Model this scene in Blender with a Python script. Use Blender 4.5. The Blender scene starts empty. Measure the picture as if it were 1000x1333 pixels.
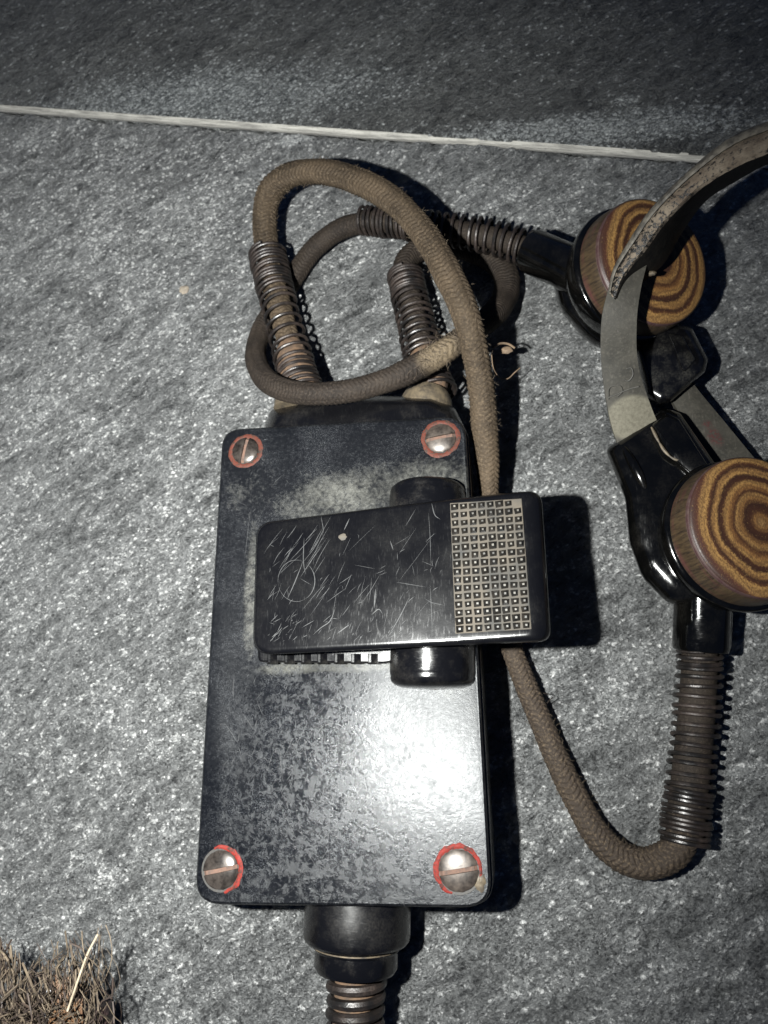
import bpy, math, random
import numpy as np
from mathutils import Vector, Matrix

random.seed(7)
rng = np.random.default_rng(7)
sc = bpy.context.scene
COL = sc.collection

# ------------------------------------------------------------------ camera
# Phone camera held about 20 cm above a tiled floor.  World unit: metre, z up,
# the camera's foot point on the floor is the world origin.
PW, PH, F = 1000.0, 1333.0, 980.0            # picture size and focal length in pixels
NADIR = (700.0, 960.0)                       # where straight down falls in the picture
HC = 206.0                                   # camera height in mm
_d = np.array([NADIR[0]-PW/2, NADIR[1]-PH/2, F]); _d /= np.linalg.norm(_d)
_up = -_d
_X = np.array([1.0, 0, 0]) - _up[0]*_up; _X /= np.linalg.norm(_X)
_Y = np.cross(_up, _X)

def at(px, py, h=0.0):
    """point seen at picture position px,py at height h (mm) -> world metres"""
    r = np.array([px-PW/2, py-PH/2, F]); r = r/(r @ _d)*(HC-h)
    return np.array([r @ _X, r @ _Y, h])*1e-3

def mmpp(px, py, h):
    """millimetres covered by one picture pixel there"""
    r = np.array([px-PW/2, py-PH/2, F]); r = r/(r @ _d)*(HC-h)
    return r[2]/F

cam_data = bpy.data.cameras.new('camera')
cam = bpy.data.objects.new('camera', cam_data); COL.objects.link(cam)
cx = np.array([_X[0], _Y[0], _up[0]]); cyv = -np.array([_X[1], _Y[1], _up[1]]); cz = -np.array([_X[2], _Y[2], _up[2]])
cam.matrix_world = Matrix(((cx[0], cyv[0], cz[0], 0), (cx[1], cyv[1], cz[1], 0), (cx[2], cyv[2], cz[2], HC*1e-3), (0, 0, 0, 1)))
cam_data.sensor_fit = 'VERTICAL'; cam_data.sensor_height = 6.8
cam_data.lens = F/PH*6.8
cam_data.clip_start = 0.005; cam_data.clip_end = 20
cam_data.dof.use_dof = True
cam_data.dof.focus_distance = 0.178
cam_data.dof.aperture_fstop = 5.6
sc.camera = cam

# ------------------------------------------------------------------ world and the phone's flash
world = bpy.data.worlds.new('World'); sc.world = world; world.use_nodes = True
bg = world.node_tree.nodes['Background']
bg.inputs[0].default_value = (0.20, 0.38, 0.90, 1); bg.inputs[1].default_value = 0.08
fl = bpy.data.lights.new('flash', 'SPOT'); fl.energy = 11.0; fl.shadow_soft_size = 0.0028
fl.spot_size = math.radians(120); fl.spot_blend = 1.0
fl.color = (0.985, 1.0, 0.965)
flo = bpy.data.objects.new('flash', fl); COL.objects.link(flo)
flo.location = Vector((0, 0, HC*1e-3)) + Vector((-0.052, 0.007, 0.0))
flo.rotation_euler = (Vector(at(210, 740, 0))-flo.location).to_track_quat('-Z', 'Y').to_euler()
sc.view_settings.view_transform = 'Standard'; sc.view_settings.look = 'None'
sc.view_settings.exposure = 0.0; sc.view_settings.gamma = 1.0

# ------------------------------------------------------------------ mesh helpers
WM = {}
def world_of(o): return WM.get(o.name, Matrix.Identity(4)) if o else Matrix.Identity(4)

def link(o, parent, M):
    COL.objects.link(o); WM[o.name] = M.copy()
    if parent:
        o.parent = parent
        o.matrix_basis = world_of(parent).inverted() @ M
    else:
        o.matrix_basis = M
    return o

def thing(name, loc, label, cat, group=None):
    o = bpy.data.objects.new(name, None); o.empty_display_size = 0.01
    link(o, None, Matrix.Translation(Vector(loc)))
    o['label'] = label; o['category'] = cat
    if group: o['group'] = group
    return o

def obj(name, V, Fc, mat, parent=None, M=None, smooth=True, uv=None, kind=None, label=None, mats=None, midx=None, sharp=35):
    """V in world metres when M is None (origin set to the centre), else local to M"""
    V = np.asarray(V, float)
    if M is None:
        c = (V.min(0)+V.max(0))/2; M = Matrix.Translation(Vector(c)); V = V-c
    me = bpy.data.meshes.new(name)
    if isinstance(Fc, np.ndarray):
        n, k = Fc.shape
        me.vertices.add(len(V)); me.vertices.foreach_set('co', V.astype(np.float32).ravel())
        me.loops.add(n*k); me.loops.foreach_set('vertex_index', Fc.astype(np.int32).ravel())
        me.polygons.add(n); me.polygons.foreach_set('loop_start', (np.arange(n)*k).astype(np.int32))
        me.update(calc_edges=True)
    else:
        me.from_pydata([tuple(v) for v in V], [], Fc); me.update()
    me.polygons.foreach_set('use_smooth', np.full(len(me.polygons), bool(smooth)))
    if smooth and sharp and len(me.polygons) < 60000:
        me.set_sharp_from_angle(angle=math.radians(sharp))
    for m_ in (mats or [mat]): me.materials.append(m_)
    if midx is not None: me.polygons.foreach_set('material_index', np.asarray(midx, np.int32))
    if uv is not None:
        lay = me.uv_layers.new(name='UVMap')
        vi = np.empty(len(me.loops), np.int32); me.loops.foreach_get('vertex_index', vi)
        lay.data.foreach_set('uv', np.asarray(uv, np.float32)[vi].ravel())
    o = bpy.data.objects.new(name, me)
    link(o, parent, M)
    if kind: o['kind'] = kind
    if label: o['label'] = label
    return o

def dup(o, parent, M):
    c = o.copy(); c.parent = None
    COL.objects.link(c); WM[c.name] = M.copy()
    if parent: c.parent = parent; c.matrix_basis = world_of(parent).inverted() @ M
    else: c.matrix_basis = M
    return c

def frame(origin, z, x=None):
    z = Vector(z).normalized()
    x = Vector(x) if x is not None else (Vector((1, 0, 0)) if abs(z.x) < .8 else Vector((0, 1, 0)))
    x = (x - z*x.dot(z)).normalized(); y = z.cross(x)
    M = Matrix((x, y, z)).transposed().to_4x4(); M.translation = Vector(origin)
    return M

def merge(parts):
    V = []; Fc = []; n = 0
    for v, f in parts:
        V.append(np.asarray(v)); Fc += [tuple(i+n for i in q) for q in (f.tolist() if isinstance(f, np.ndarray) else f)]; n += len(v)
    return np.vstack(V), Fc

def grid_faces(nr, nc, wrap=False):
    i = np.arange(nr-1)[:, None]; j = np.arange(nc if wrap else nc-1)[None, :]
    j2 = (j+1) % nc
    a = i*nc+j; b = i*nc+j2; c = (i+1)*nc+j2; d = (i+1)*nc+j
    return np.stack([a, b, c, d], -1).reshape(-1, 4)

def spline(P, n):
    P = np.asarray(P, float); m = len(P)
    ext = np.vstack([2*P[0]-P[1], P, 2*P[-1]-P[-2]])
    out = []
    K = 24
    for i in range(m-1):
        p0, p1, p2, p3 = ext[i:i+4]
        t = np.linspace(0, 1, K, endpoint=False)[:, None]
        out.append(.5*((2*p1)+(-p0+p2)*t+(2*p0-5*p1+4*p2-p3)*t**2+(-p0+3*p1-3*p2+p3)*t**3))
    out.append(P[-1:]); Q = np.vstack(out)
    L = np.concatenate([[0], np.cumsum(np.linalg.norm(np.diff(Q[:, :3], axis=0), axis=1))])
    s = np.linspace(0, L[-1], n)
    return np.stack([np.interp(s, L, Q[:, k]) for k in range(Q.shape[1])], 1), L[-1]

def frames(C):
    T = np.gradient(C, axis=0); T /= np.linalg.norm(T, axis=1)[:, None]
    N = np.zeros_like(T)
    v = np.array([0, 0, 1.0]); v = v - T[0]*(v@T[0])
    if np.linalg.norm(v) < 1e-3: v = np.array([1.0, 0, 0])
    N[0] = v/np.linalg.norm(v)
    for i in range(1, len(C)):
        v = N[i-1]-T[i]*(N[i-1]@T[i]); N[i] = v/np.linalg.norm(v)
    return T, N, np.cross(T, N)

def tube(C, rad, n=10, disp=None, caps=True):
    """C (m,3) metres; rad scalar or (m,) metres; disp(S,TH) metres"""
    T, N, B = frames(C); m = len(C)
    th = np.linspace(0, 2*math.pi, n, endpoint=False)
    R = np.broadcast_to(np.asarray(rad, float).reshape(-1, 1) if np.ndim(rad) else rad, (m, n)).copy()
    if disp is not None: R = R+disp
    V = C[:, None]+R[..., None]*(np.cos(th)[None, :, None]*N[:, None]+np.sin(th)[None, :, None]*B[:, None])
    V = V.reshape(-1, 3); Fq = grid_faces(m, n, True)
    return V, Fq

def capped(V, Fq, n):
    Fl = [tuple(q) for q in Fq.tolist()]
    m = len(V)//n
    Fl.append(tuple(range(n))[::-1]); Fl.append(tuple(range((m-1)*n, m*n)))
    return V, Fl

def path(pts, n):
    """pts: (px,py,h[,r])"""
    Q = np.array([list(at(*p[:3]))+[(p[3] if len(p) > 3 else 0)*1e-3] for p in pts])
    S, L = spline(Q, n)
    return S[:, :3], S[:, 3], L

def coil(pts, segs, wire, radk):
    """helical spring: pts (px,py,h); segs [(f0,f1,turns)]; radk [(f,r mm)]"""
    C, _, L = path(pts, 400)
    T, N, B = frames(C)
    fs = [0]; ph = [0]
    for f0, f1, t in segs: fs.append(f1); ph.append(ph[-1]+t)
    tot = ph[-1]; m = int(tot*22)
    p = np.linspace(0, tot, m); f = np.interp(p, ph, fs)
    u = f*(len(C)-1)
    def ip(A): return np.stack([np.interp(u, np.arange(len(C)), A[:, k]) for k in range(3)], 1)
    r = np.interp(f, [a for a, b in radk], [b for a, b in radk])*1e-3
    r = r*(1+.018*np.sin(p*2.1)+.014*np.sin(p*5.3)+.015*np.sin(p*.9+1))
    f = f+.0035*np.sin(p*3.7)+.003*np.sin(p*1.3); u = np.clip(f, 0, 1)*(len(C)-1)
    a = 2*math.pi*p
    Q = ip(C)+r[:, None]*(np.cos(a)[:, None]*ip(N)+np.sin(a)[:, None]*ip(B))
    V, Fq = tube(Q, wire*1e-3, 8)
    return V, np.asarray(Fq)

def lathe(prof, n=48, cap=True):
    prof = np.asarray(prof, float)*1e-3
    th = np.linspace(0, 2*math.pi, n, endpoint=False)
    V = np.stack([prof[:, 0][:, None]*np.cos(th), prof[:, 0][:, None]*np.sin(th), np.broadcast_to(prof[:, 1][:, None], (len(prof), n))], -1).reshape(-1, 3)
    Fq = [tuple(q) for q in grid_faces(len(prof), n, True).tolist()]
    if cap:
        Fq.append(tuple(range(n))[::-1]); Fq.append(tuple(range((len(prof)-1)*n, len(prof)*n)))
    return V, Fq

def round_poly(P, r, k=6):
    """round the corners of a picture-space polygon; r single or per corner"""
    P = [np.array(p, float) for p in P]; n = len(P); out = []
    rs = r if hasattr(r, '__len__') else [r]*n
    for i in range(n):
        a, b, c = P[i-1], P[i], P[(i+1) % n]
        u = a-b; v = c-b; lu = np.linalg.norm(u); lv = np.linalg.norm(v); u /= lu; v /= lv
        ang = math.acos(max(-1, min(1, u@v)))
        t = min(rs[i]/math.tan(ang/2), lu*.48, lv*.48)
        p0 = b+u*t; p1 = b+v*t
        for s in np.linspace(0, 1, k): out.append((1-s)**2*p0+2*s*(1-s)*b*1.0+s*s*p1 if ang < 2.6 else (1-s)*p0+s*p1)
    return np.array(out)

def stack(levels):
    """levels: list of (outline px (n,2), h scalar or (n,)); lowest first. closed solid in world metres"""
    n = len(levels[0][0]); V = []
    for P, h in levels:
        hh = np.broadcast_to(h, (n,))
        V += [at(p[0], p[1], z) for p, z in zip(P, hh)]
    Fq = [tuple(q)[::-1] for q in grid_faces(len(levels), n, True).tolist()]
    Fq.append(tuple(range(n))); Fq.append(tuple(range((len(levels)-1)*n, len(levels)*n))[::-1])
    return np.array(V), Fq

def loft_px(A, B, hA, hB, h0=None, k=5, r=8):
    """rounded shoulder from outline A (height hA) to outline B (height hB); h0 a lower copy of A"""
    A = round_poly(A, r) if not isinstance(A, np.ndarray) else A
    B = round_poly(B, r*.8) if not isinstance(B, np.ndarray) else B
    lv = []
    if h0 is not None: lv.append((A, h0))
    for i in range(k+1):
        t = i/k*math.pi/2
        lv.append((A+(B-A)*(1-math.cos(t)), hA+(np.asarray(hB)-hA)*math.sin(t)))
    return stack(lv)

def inset(P, d):
    """shrink a picture-space outline by d pixels"""
    n = len(P); c = P.mean(0); out = []
    for i in range(n):
        t = P[(i+1) % n]-P[i-1]; t = t/np.linalg.norm(t); nn = np.array([-t[1], t[0]])
        if nn@(c-P[i]) < 0: nn = -nn
        out.append(P[i]+nn*d)
    return np.array(out)

def vnoise(x, y, s, seed):
    g = np.random.default_rng(seed).random((256, 256))
    u = x/s+37.3; v = y/s+91.7
    i = np.floor(u).astype(int); j = np.floor(v).astype(int); a = u-i; b = v-j
    a = a*a*(3-2*a); b = b*b*(3-2*b)
    i0 = i % 256; i1 = (i+1) % 256; j0 = j % 256; j1 = (j+1) % 256
    return (g[i0, j0]*(1-a)+g[i1, j0]*a)*(1-b)+(g[i0, j1]*(1-a)+g[i1, j1]*a)*b-.5

# ------------------------------------------------------------------ material helpers
class NT:
    def __init__(s, name):
        s.m = bpy.data.materials.new(name); s.m.use_nodes = True
        s.t = s.m.node_tree; s.n = s.t.nodes; s.l = s.t.links
        s.b = s.n['Principled BSDF']
        g = s.n.new('ShaderNodeNewGeometry'); s.pos = s.scale(g.outputs['Position'], 1000)
        tc = s.n.new('ShaderNodeTexCoord'); s.obj = s.scale(tc.outputs['Object'], 1000); s.uv = tc.outputs['UV']
    def scale(s, v, k):
        q = s.n.new('ShaderNodeVectorMath'); q.operation = 'SCALE'; s.l.new(v, q.inputs[0]); q.inputs['Scale'].default_value = k
        return q.outputs[0]
    def map(s, v, sc_=(1, 1, 1), rot=(0, 0, 0), loc=(0, 0, 0)):
        q = s.n.new('ShaderNodeMapping'); s.l.new(v, q.inputs[0])
        q.inputs['Scale'].default_value = sc_; q.inputs['Rotation'].default_value = rot; q.inputs['Location'].default_value = loc
        return q.outputs[0]
    def noise(s, v, scale, det=3, rough=.55, dist=0):
        q = s.n.new('ShaderNodeTexNoise'); s.l.new(v, q.inputs['Vector'])
        q.inputs['Scale'].default_value = scale; q.inputs['Detail'].default_value = det
        q.inputs['Roughness'].default_value = rough; q.inputs['Distortion'].default_value = dist
        return q.outputs['Fac']
    def voro(s, v, scale, feat='F1', rand=1, out='Distance'):
        q = s.n.new('ShaderNodeTexVoronoi'); s.l.new(v, q.inputs['Vector']); q.feature = feat
        q.inputs['Scale'].default_value = scale; q.inputs['Randomness'].default_value = rand
        return q.outputs[out]
    def ramp(s, v, a, b, lo=0, hi=1, smooth=False):
        q = s.n.new('ShaderNodeMapRange'); s.l.new(v, q.inputs['Value'])
        q.inputs['From Min'].default_value = a; q.inputs['From Max'].default_value = b
        q.inputs['To Min'].default_value = lo; q.inputs['To Max'].default_value = hi
        if smooth: q.interpolation_type = 'SMOOTHSTEP'
        return q.outputs[0]
    def math(s, op, a, b=None, c=None):
        q = s.n.new('ShaderNodeMath'); q.operation = op
        for i, x in enumerate((a, b, c)):
            if x is None: continue
            if hasattr(x, 'is_linked'): s.l.new(x, q.inputs[i])
            else: q.inputs[i].default_value = x
        return q.outputs[0]
    def mix(s, f, a, b):
        q = s.n.new('ShaderNodeMix'); q.data_type = 'RGBA'
        for k, x in ((0, f), (6, a), (7, b)):
            if hasattr(x, 'is_linked'): s.l.new(x, q.inputs[k])
            elif k == 0: q.inputs[0].default_value = x
            else: q.inputs[k].default_value = (*x, 1)
        return q.outputs[2]
    def cramp(s, v, stops):
        q = s.n.new('ShaderNodeValToRGB'); s.l.new(v, q.inputs[0]); e = q.color_ramp.elements
        while len(e) < len(stops): e.new(.5)
        for i, (p, c) in enumerate(stops): e[i].position = p; e[i].color = (*c, 1)
        return q.outputs[0]
    def blob(s, v, c, rx, ry, ang=0, soft=.5):
        """soft ellipse mask, centre c (mm), 1 inside"""
        q = s.map(v, (1/rx, 1/ry, 0), (0, 0, 0), (0, 0, 0))
        sub = s.n.new('ShaderNodeVectorMath'); sub.operation = 'SUBTRACT'; s.l.new(v, sub.inputs[0]); sub.inputs[1].default_value = (c[0], c[1], 0)
        rot = s.map(s.map(sub.outputs[0], (1, 1, 0), (0, 0, -ang)), (1/rx, 1/ry, 0))
        ln = s.n.new('ShaderNodeVectorMath'); ln.operation = 'LENGTH'; s.l.new(rot, ln.inputs[0])
        return s.ramp(ln.outputs['Value'], 1+soft, 1-soft, 0, 1, True)
    def bump(s, h, dist, strength=1, nrm=None):
        q = s.n.new('ShaderNodeBump'); s.l.new(h, q.inputs['Height'])
        q.inputs['Distance'].default_value = dist*1e-3; q.inputs['Strength'].default_value = strength
        if nrm is not None: s.l.new(nrm, q.inputs['Normal'])
        return q.outputs[0]
    def out(s, col=None, rough=None, nrm=None, metal=0, spec=.5, coat=0, coat_r=.1, sheen=0):
        b = s.b
        for k, x in (('Base Color', col), ('Roughness', rough), ('Normal', nrm), ('Metallic', metal), ('Specular IOR Level', spec)):
            if x is None: continue
            if hasattr(x, 'is_linked'): s.l.new(x, b.inputs[k])
            elif k == 'Base Color': b.inputs[k].default_value = (*x, 1)
            else: b.inputs[k].default_value = x
        b.inputs['Coat Weight'].default_value = coat; b.inputs['Coat Roughness'].default_value = coat_r
        if sheen: b.inputs['Sheen Weight'].default_value = sheen
        return s.m

def mpos(px, py, h):
    p = at(px, py, h)*1000; return (p[0], p[1])

def mat_tile(name, far=False):
    n = NT(name); p = n.pos
    base = n.noise(p, .045, 4, .6)
    fine = n.noise(p, 1.5, 6, .8)
    mid_ = n.noise(n.map(n.map(p, (1, 1, 1), (0, 0, -.6), (13, 5, 2)), (.55, 1, 1)), .55, 5, .7, .4)
    dens = n.math('ADD', n.math('MULTIPLY', n.noise(n.map(n.map(p, (1, 1, 1), (0, 0, -.55), (31, 0, 0)), (.5, 1, 1)), .055, 5, .72, .8), .4), n.math('MULTIPLY', n.noise(n.map(n.map(p, (1, 1, 1), (0, 0, -.62), (3, 0, 0)), (.38, 1, 1)), .30, 5, .75, .7), .6))
    wn = n.n.new('ShaderNodeTexNoise'); n.l.new(p, wn.inputs['Vector']); wn.inputs['Scale'].default_value = 1.6; wn.inputs['Detail'].default_value = 2
    wv = n.scale(wn.outputs['Color'], .9)
    def warp(off):
        q = n.n.new('ShaderNodeVectorMath'); q.operation = 'ADD'; n.l.new(n.map(p, (1, 1.25, 1), (0, 0, .5), (off, off, 0)), q.inputs[0]); n.l.new(wv, q.inputs[1]); return q.outputs[0]
    def grains(scale, off):
        q = n.n.new('ShaderNodeTexVoronoi'); n.l.new(warp(off), q.inputs['Vector'])
        q.inputs['Scale'].default_value = scale
        sx = n.n.new('ShaderNodeSeparateColor'); n.l.new(q.outputs['Color'], sx.inputs[0])
        return q.outputs['Color'], sx.outputs[0], q.outputs['Distance']
    cA, rA, dA = grains(.85, 0); cB, rB, dB = grains(2.0, 17)
    if far:
        m1 = n.blob(p, mpos(260, 128, 0), 58, 12, -.1, .8)
        m2 = n.blob(p, mpos(770, 170, 0), 42, 6, -.08, .7)
        m3 = n.blob(p, mpos(813, 130, 0), 4.0, 2.4, 0, .4)
        more = n.math('ADD', n.math('MULTIPLY', m1, .46), n.math('MULTIPLY', m2, .68)); more = n.math('ADD', more, n.math('MULTIPLY', m3, .6))
        k0, amp = .93, .6
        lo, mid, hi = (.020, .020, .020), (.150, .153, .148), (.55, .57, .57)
        patch = n.math('ADD', m1, n.math('MULTIPLY', m2, .6))
    else:
        m4 = n.blob(p, mpos(382, 182, 0), 6.0, 2.4, 0, .35)
        m5 = n.blob(p, mpos(215, 250, 0), 55, 45, -.3, .9)
        more = n.math('ADD', n.math('MULTIPLY', m4, .7), n.math('MULTIPLY', m5, .10))
        k0, amp = .895, .95
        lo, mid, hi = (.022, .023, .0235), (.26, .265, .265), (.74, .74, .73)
        patch = m4
    thr = n.math('SUBTRACT', n.math('SUBTRACT', k0, n.math('MULTIPLY', n.math('SUBTRACT', dens, .49), amp*1.6)), more)
    thr = n.math('SUBTRACT', thr, n.math('MULTIPLY', n.math('SUBTRACT', mid_, .5), .75))
    spA = n.math('MULTIPLY', n.ramp(n.math('SUBTRACT', rA, thr), -.01, .09), n.ramp(dA, .75, .25))
    spB = n.math('MULTIPLY', n.ramp(n.math('SUBTRACT', rB, thr), -.06, .18), n.ramp(dB, .8, .3))
    sp = n.math('MULTIPLY', n.math('MAXIMUM', spA, n.math('MULTIPLY', spB, .75)), n.ramp(fine, .32, .55, .35, 1))
    tone = n.math('ADD', n.math('MULTIPLY', n.ramp(dens, .38, .62), .50), n.math('ADD', n.math('MULTIPLY', n.ramp(fine, .3, .7), .38), n.math('MULTIPLY', n.ramp(mid_, .3, .7), .27)))
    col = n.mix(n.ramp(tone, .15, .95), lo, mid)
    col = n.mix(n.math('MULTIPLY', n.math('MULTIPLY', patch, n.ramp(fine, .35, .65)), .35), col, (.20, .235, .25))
    col = n.mix(n.math('MULTIPLY', sp, .85), col, hi)  # whitish grains, with glints of the facets put into the colour as well
    # crystalline grains face a little every way
    sub = n.n.new('ShaderNodeVectorMath'); sub.operation = 'SUBTRACT'; n.l.new(cB, sub.inputs[0]); sub.inputs[1].default_value = (.5, .5, .5)
    sc2 = n.scale(sub.outputs[0], .5)
    h = n.math('ADD', n.math('MULTIPLY', mid_, 2.2), n.math('MULTIPLY', fine, 1.0))
    nb = n.bump(h, 2.0, 1.0)
    ad = n.n.new('ShaderNodeVectorMath'); ad.operation = 'ADD'; n.l.new(nb, ad.inputs[0]); n.l.new(sc2, ad.inputs[1])
    nm = n.n.new('ShaderNodeVectorMath'); nm.operation = 'NORMALIZE'; n.l.new(ad.outputs[0], nm.inputs[0])
    return n.out(col, n.ramp(mid_, .3, .7, .24, .44), nm.outputs[0], spec=1.0 if not far else .8)

def mat_grout():
    n = NT('grout'); p = n.pos
    a = n.noise(n.map(n.uv, (.07, 1.3, 1)), 1.0, 5, .7); b = n.noise(n.map(n.uv, (.35, 1, 1)), 1.6, 4, .7)
    col = n.mix(n.ramp(a, .38, .62), (.13, .125, .115), (.34, .33, .30))
    col = n.mix(n.ramp(b, .55, .75), col, (.14, .135, .125))
    return n.out(col, .85, n.bump(b, .4, .8))

def mat_black(name, rough=(.12, .3), dust=.22, dcol=(.10, .09, .075), base=(.0018, .0018, .0022), dscale=.12, bumpd=.02):
    n = NT(name); p = n.obj
    a = n.noise(p, dscale, 5, .65); b = n.noise(p, 2.2, 4, .7); c = n.noise(n.map(p, (1, .15, 1), (0, 0, .6)), 3.0, 3)
    msk = n.math('MULTIPLY', n.ramp(a, .45, .75), n.ramp(b, .35, .7))
    col = n.mix(n.math('MULTIPLY', msk, dust), base, dcol)
    rg = n.math('ADD', n.ramp(a, .35, .7, rough[0], rough[1]), n.ramp(c, .55, .75, 0, .12))
    return n.out(col, rg, n.bump(b, bumpd, .6), spec=.5)

def mat_lid():
    n = NT('worn_bakelite_lid'); p = n.pos; H = 28
    a = n.noise(p, .10, 5, .62); b = n.noise(p, 1.0, 5, .7); f = n.noise(p, 3.5, 3, .7)
    s1 = n.noise(n.map(p, (1, .07, 1), (0, 0, .45)), 2.2, 3); s2 = n.noise(n.map(p, (.07, 1, 1), (0, 0, .25)), 2.6, 3)
    pol = n.blob(p, mpos(410, 975, H), 19, 24, .35, .5)       # hand-polished patch
    pol2 = n.blob(p, mpos(400, 1090, H), 36, 20, 0, .6)
    polm = n.math('MAXIMUM', pol, n.math('MULTIPLY', pol2, .92))
    b2 = n.noise(p, .55, 10, .78, .4); b3 = n.noise(n.map(p, (1, 1, 1), (0, 0, 0), (9, 4, 0)), .22, 8, .75, .5)
    polm = n.math('MULTIPLY', polm, n.math('MULTIPLY', n.ramp(b2, .40, .54, .0, 1), n.ramp(b3, .32, .47, .1, 1)))
    # dust lying round the rocker and the hinge
    d1 = n.blob(p, mpos(328, 770, H), 2.0, 15, .02, .6)
    d2 = n.blob(p, mpos(455, 645, H), 17, 6.0, .1, .8)
    d3 = n.blob(p, mpos(560, 640, H), 13, 9, 0, .6)
    d4 = n.blob(p, mpos(430, 868, H), 19, 1.5, .02, .8)
    d5 = n.blob(p, mpos(580, 905, H), 15, 12, 0, .8)
    d6 = n.blob(p, mpos(330, 640, H), 9, 7, 0, .8)
    dm = n.math('MAXIMUM', n.math('MAXIMUM', d1, d2), n.math('MAXIMUM', d3, d4))
    dm = n.math('MAXIMUM', dm, n.math('MAXIMUM', n.math('MULTIPLY', d5, .45), n.math('MULTIPLY', d6, .4)))
    w = n.math('ADD', n.math('MULTIPLY', n.math('SUBTRACT', a, .5), 1.5), n.math('MULTIPLY', n.math('SUBTRACT', b, .5), 1.4))
    dm = n.ramp(n.math('ADD', dm, w), .30, 1.30)
    dm = n.math('MULTIPLY', dm, n.ramp(b2, .40, .58, .12, 1))
    scuff = n.math('MULTIPLY', n.ramp(f, .48, .72), n.ramp(n.math('ADD', a, n.math('MULTIPLY', n.math('SUBTRACT', b, .5), .8)), .42, .66))
    lines = n.math('MAXIMUM', n.ramp(s1, .64, .76), n.ramp(s2, .66, .78))
    col = n.mix(n.math('MULTIPLY', scuff, .45), (.0024, .0027, .0036), (.085, .089, .096))
    col = n.mix(n.math('MULTIPLY', n.math('MULTIPLY', lines, scuff), .35), col, (.30, .31, .32))
    col = n.mix(n.math('MULTIPLY', dm, .42), col, (.15, .148, .13))
    rg = n.ramp(b, .3, .7, .34, .48)
    q = n.n.new('ShaderNodeMix'); n.l.new(polm, q.inputs[0]); n.l.new(rg, q.inputs[2]); q.inputs[3].default_value = .11
    rg = n.math('ADD', q.outputs[0], n.math('MULTIPLY', lines, .06))
    hh = n.math('ADD', b, n.math('MULTIPLY', f, .5))
    return n.out(col, rg, n.bump(hh, .08, .8), spec=.29)

def _tint(m):
    m.node_tree.nodes['Principled BSDF'].inputs['Specular Tint'].default_value = (.97, .985, 1.0, 1); return m

def mat_cord(name, c1, c2, c3):
    n = NT(name); p = n.obj
    a = n.noise(p, .10, 4, .6); b = n.noise(p, 1.6, 4, .7); f = n.noise(p, 6, 2)
    col = n.mix(n.ramp(a, .35, .65), c1, c2)
    if name.startswith('brown'):
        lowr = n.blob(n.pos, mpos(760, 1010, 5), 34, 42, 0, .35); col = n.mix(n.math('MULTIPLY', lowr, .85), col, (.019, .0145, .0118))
    if name.startswith('dark'):
        tie = n.blob(n.pos, mpos(572, 462, 28), 5.5, 3.6, .55, .4); col = n.mix(n.math('MULTIPLY', tie, n.ramp(b, .3, .6)), col, (.115, .088, .056))
    col = n.mix(n.math('MULTIPLY', n.ramp(b, .50, .72), .8), col, c3)
    col = n.mix(n.ramp(f, .62, .75, 0, .35), col, (.09, .072, .055))
    return n.out(col, .7, n.bump(n.math('ADD', b, f), .16, .8), spec=.12)

def mat_spring(name, rust=.5, dark=(.030, .024, .022)):
    n = NT(name); p = n.obj
    a = n.noise(p, .16, 4, .6); b = n.noise(p, 2.5, 3)
    k = n.math('MULTIPLY', n.ramp(a, .40, .66), n.ramp(b, .3, .65, .35, 1))
    col = n.mix(n.math('MULTIPLY', k, rust), dark, (.055, .030, .019))
    return n.out(col, n.ramp(k, 0, 1, .30, .75), n.bump(b, .08, .8), metal=.45, spec=.7)

def mat_simple(name, c, c2=None, rough=.6, ns=1.0, metal=0, spec=.4, bd=.05, wp=False):
    n = NT(name); a = n.noise(n.pos if wp else n.obj, ns, 4, .65)
    return n.out(n.mix(n.ramp(a, .35, .68), c, c2 or tuple(x*.6 for x in c)), rough, n.bump(a, bd, .7), metal=metal, spec=spec)

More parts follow.
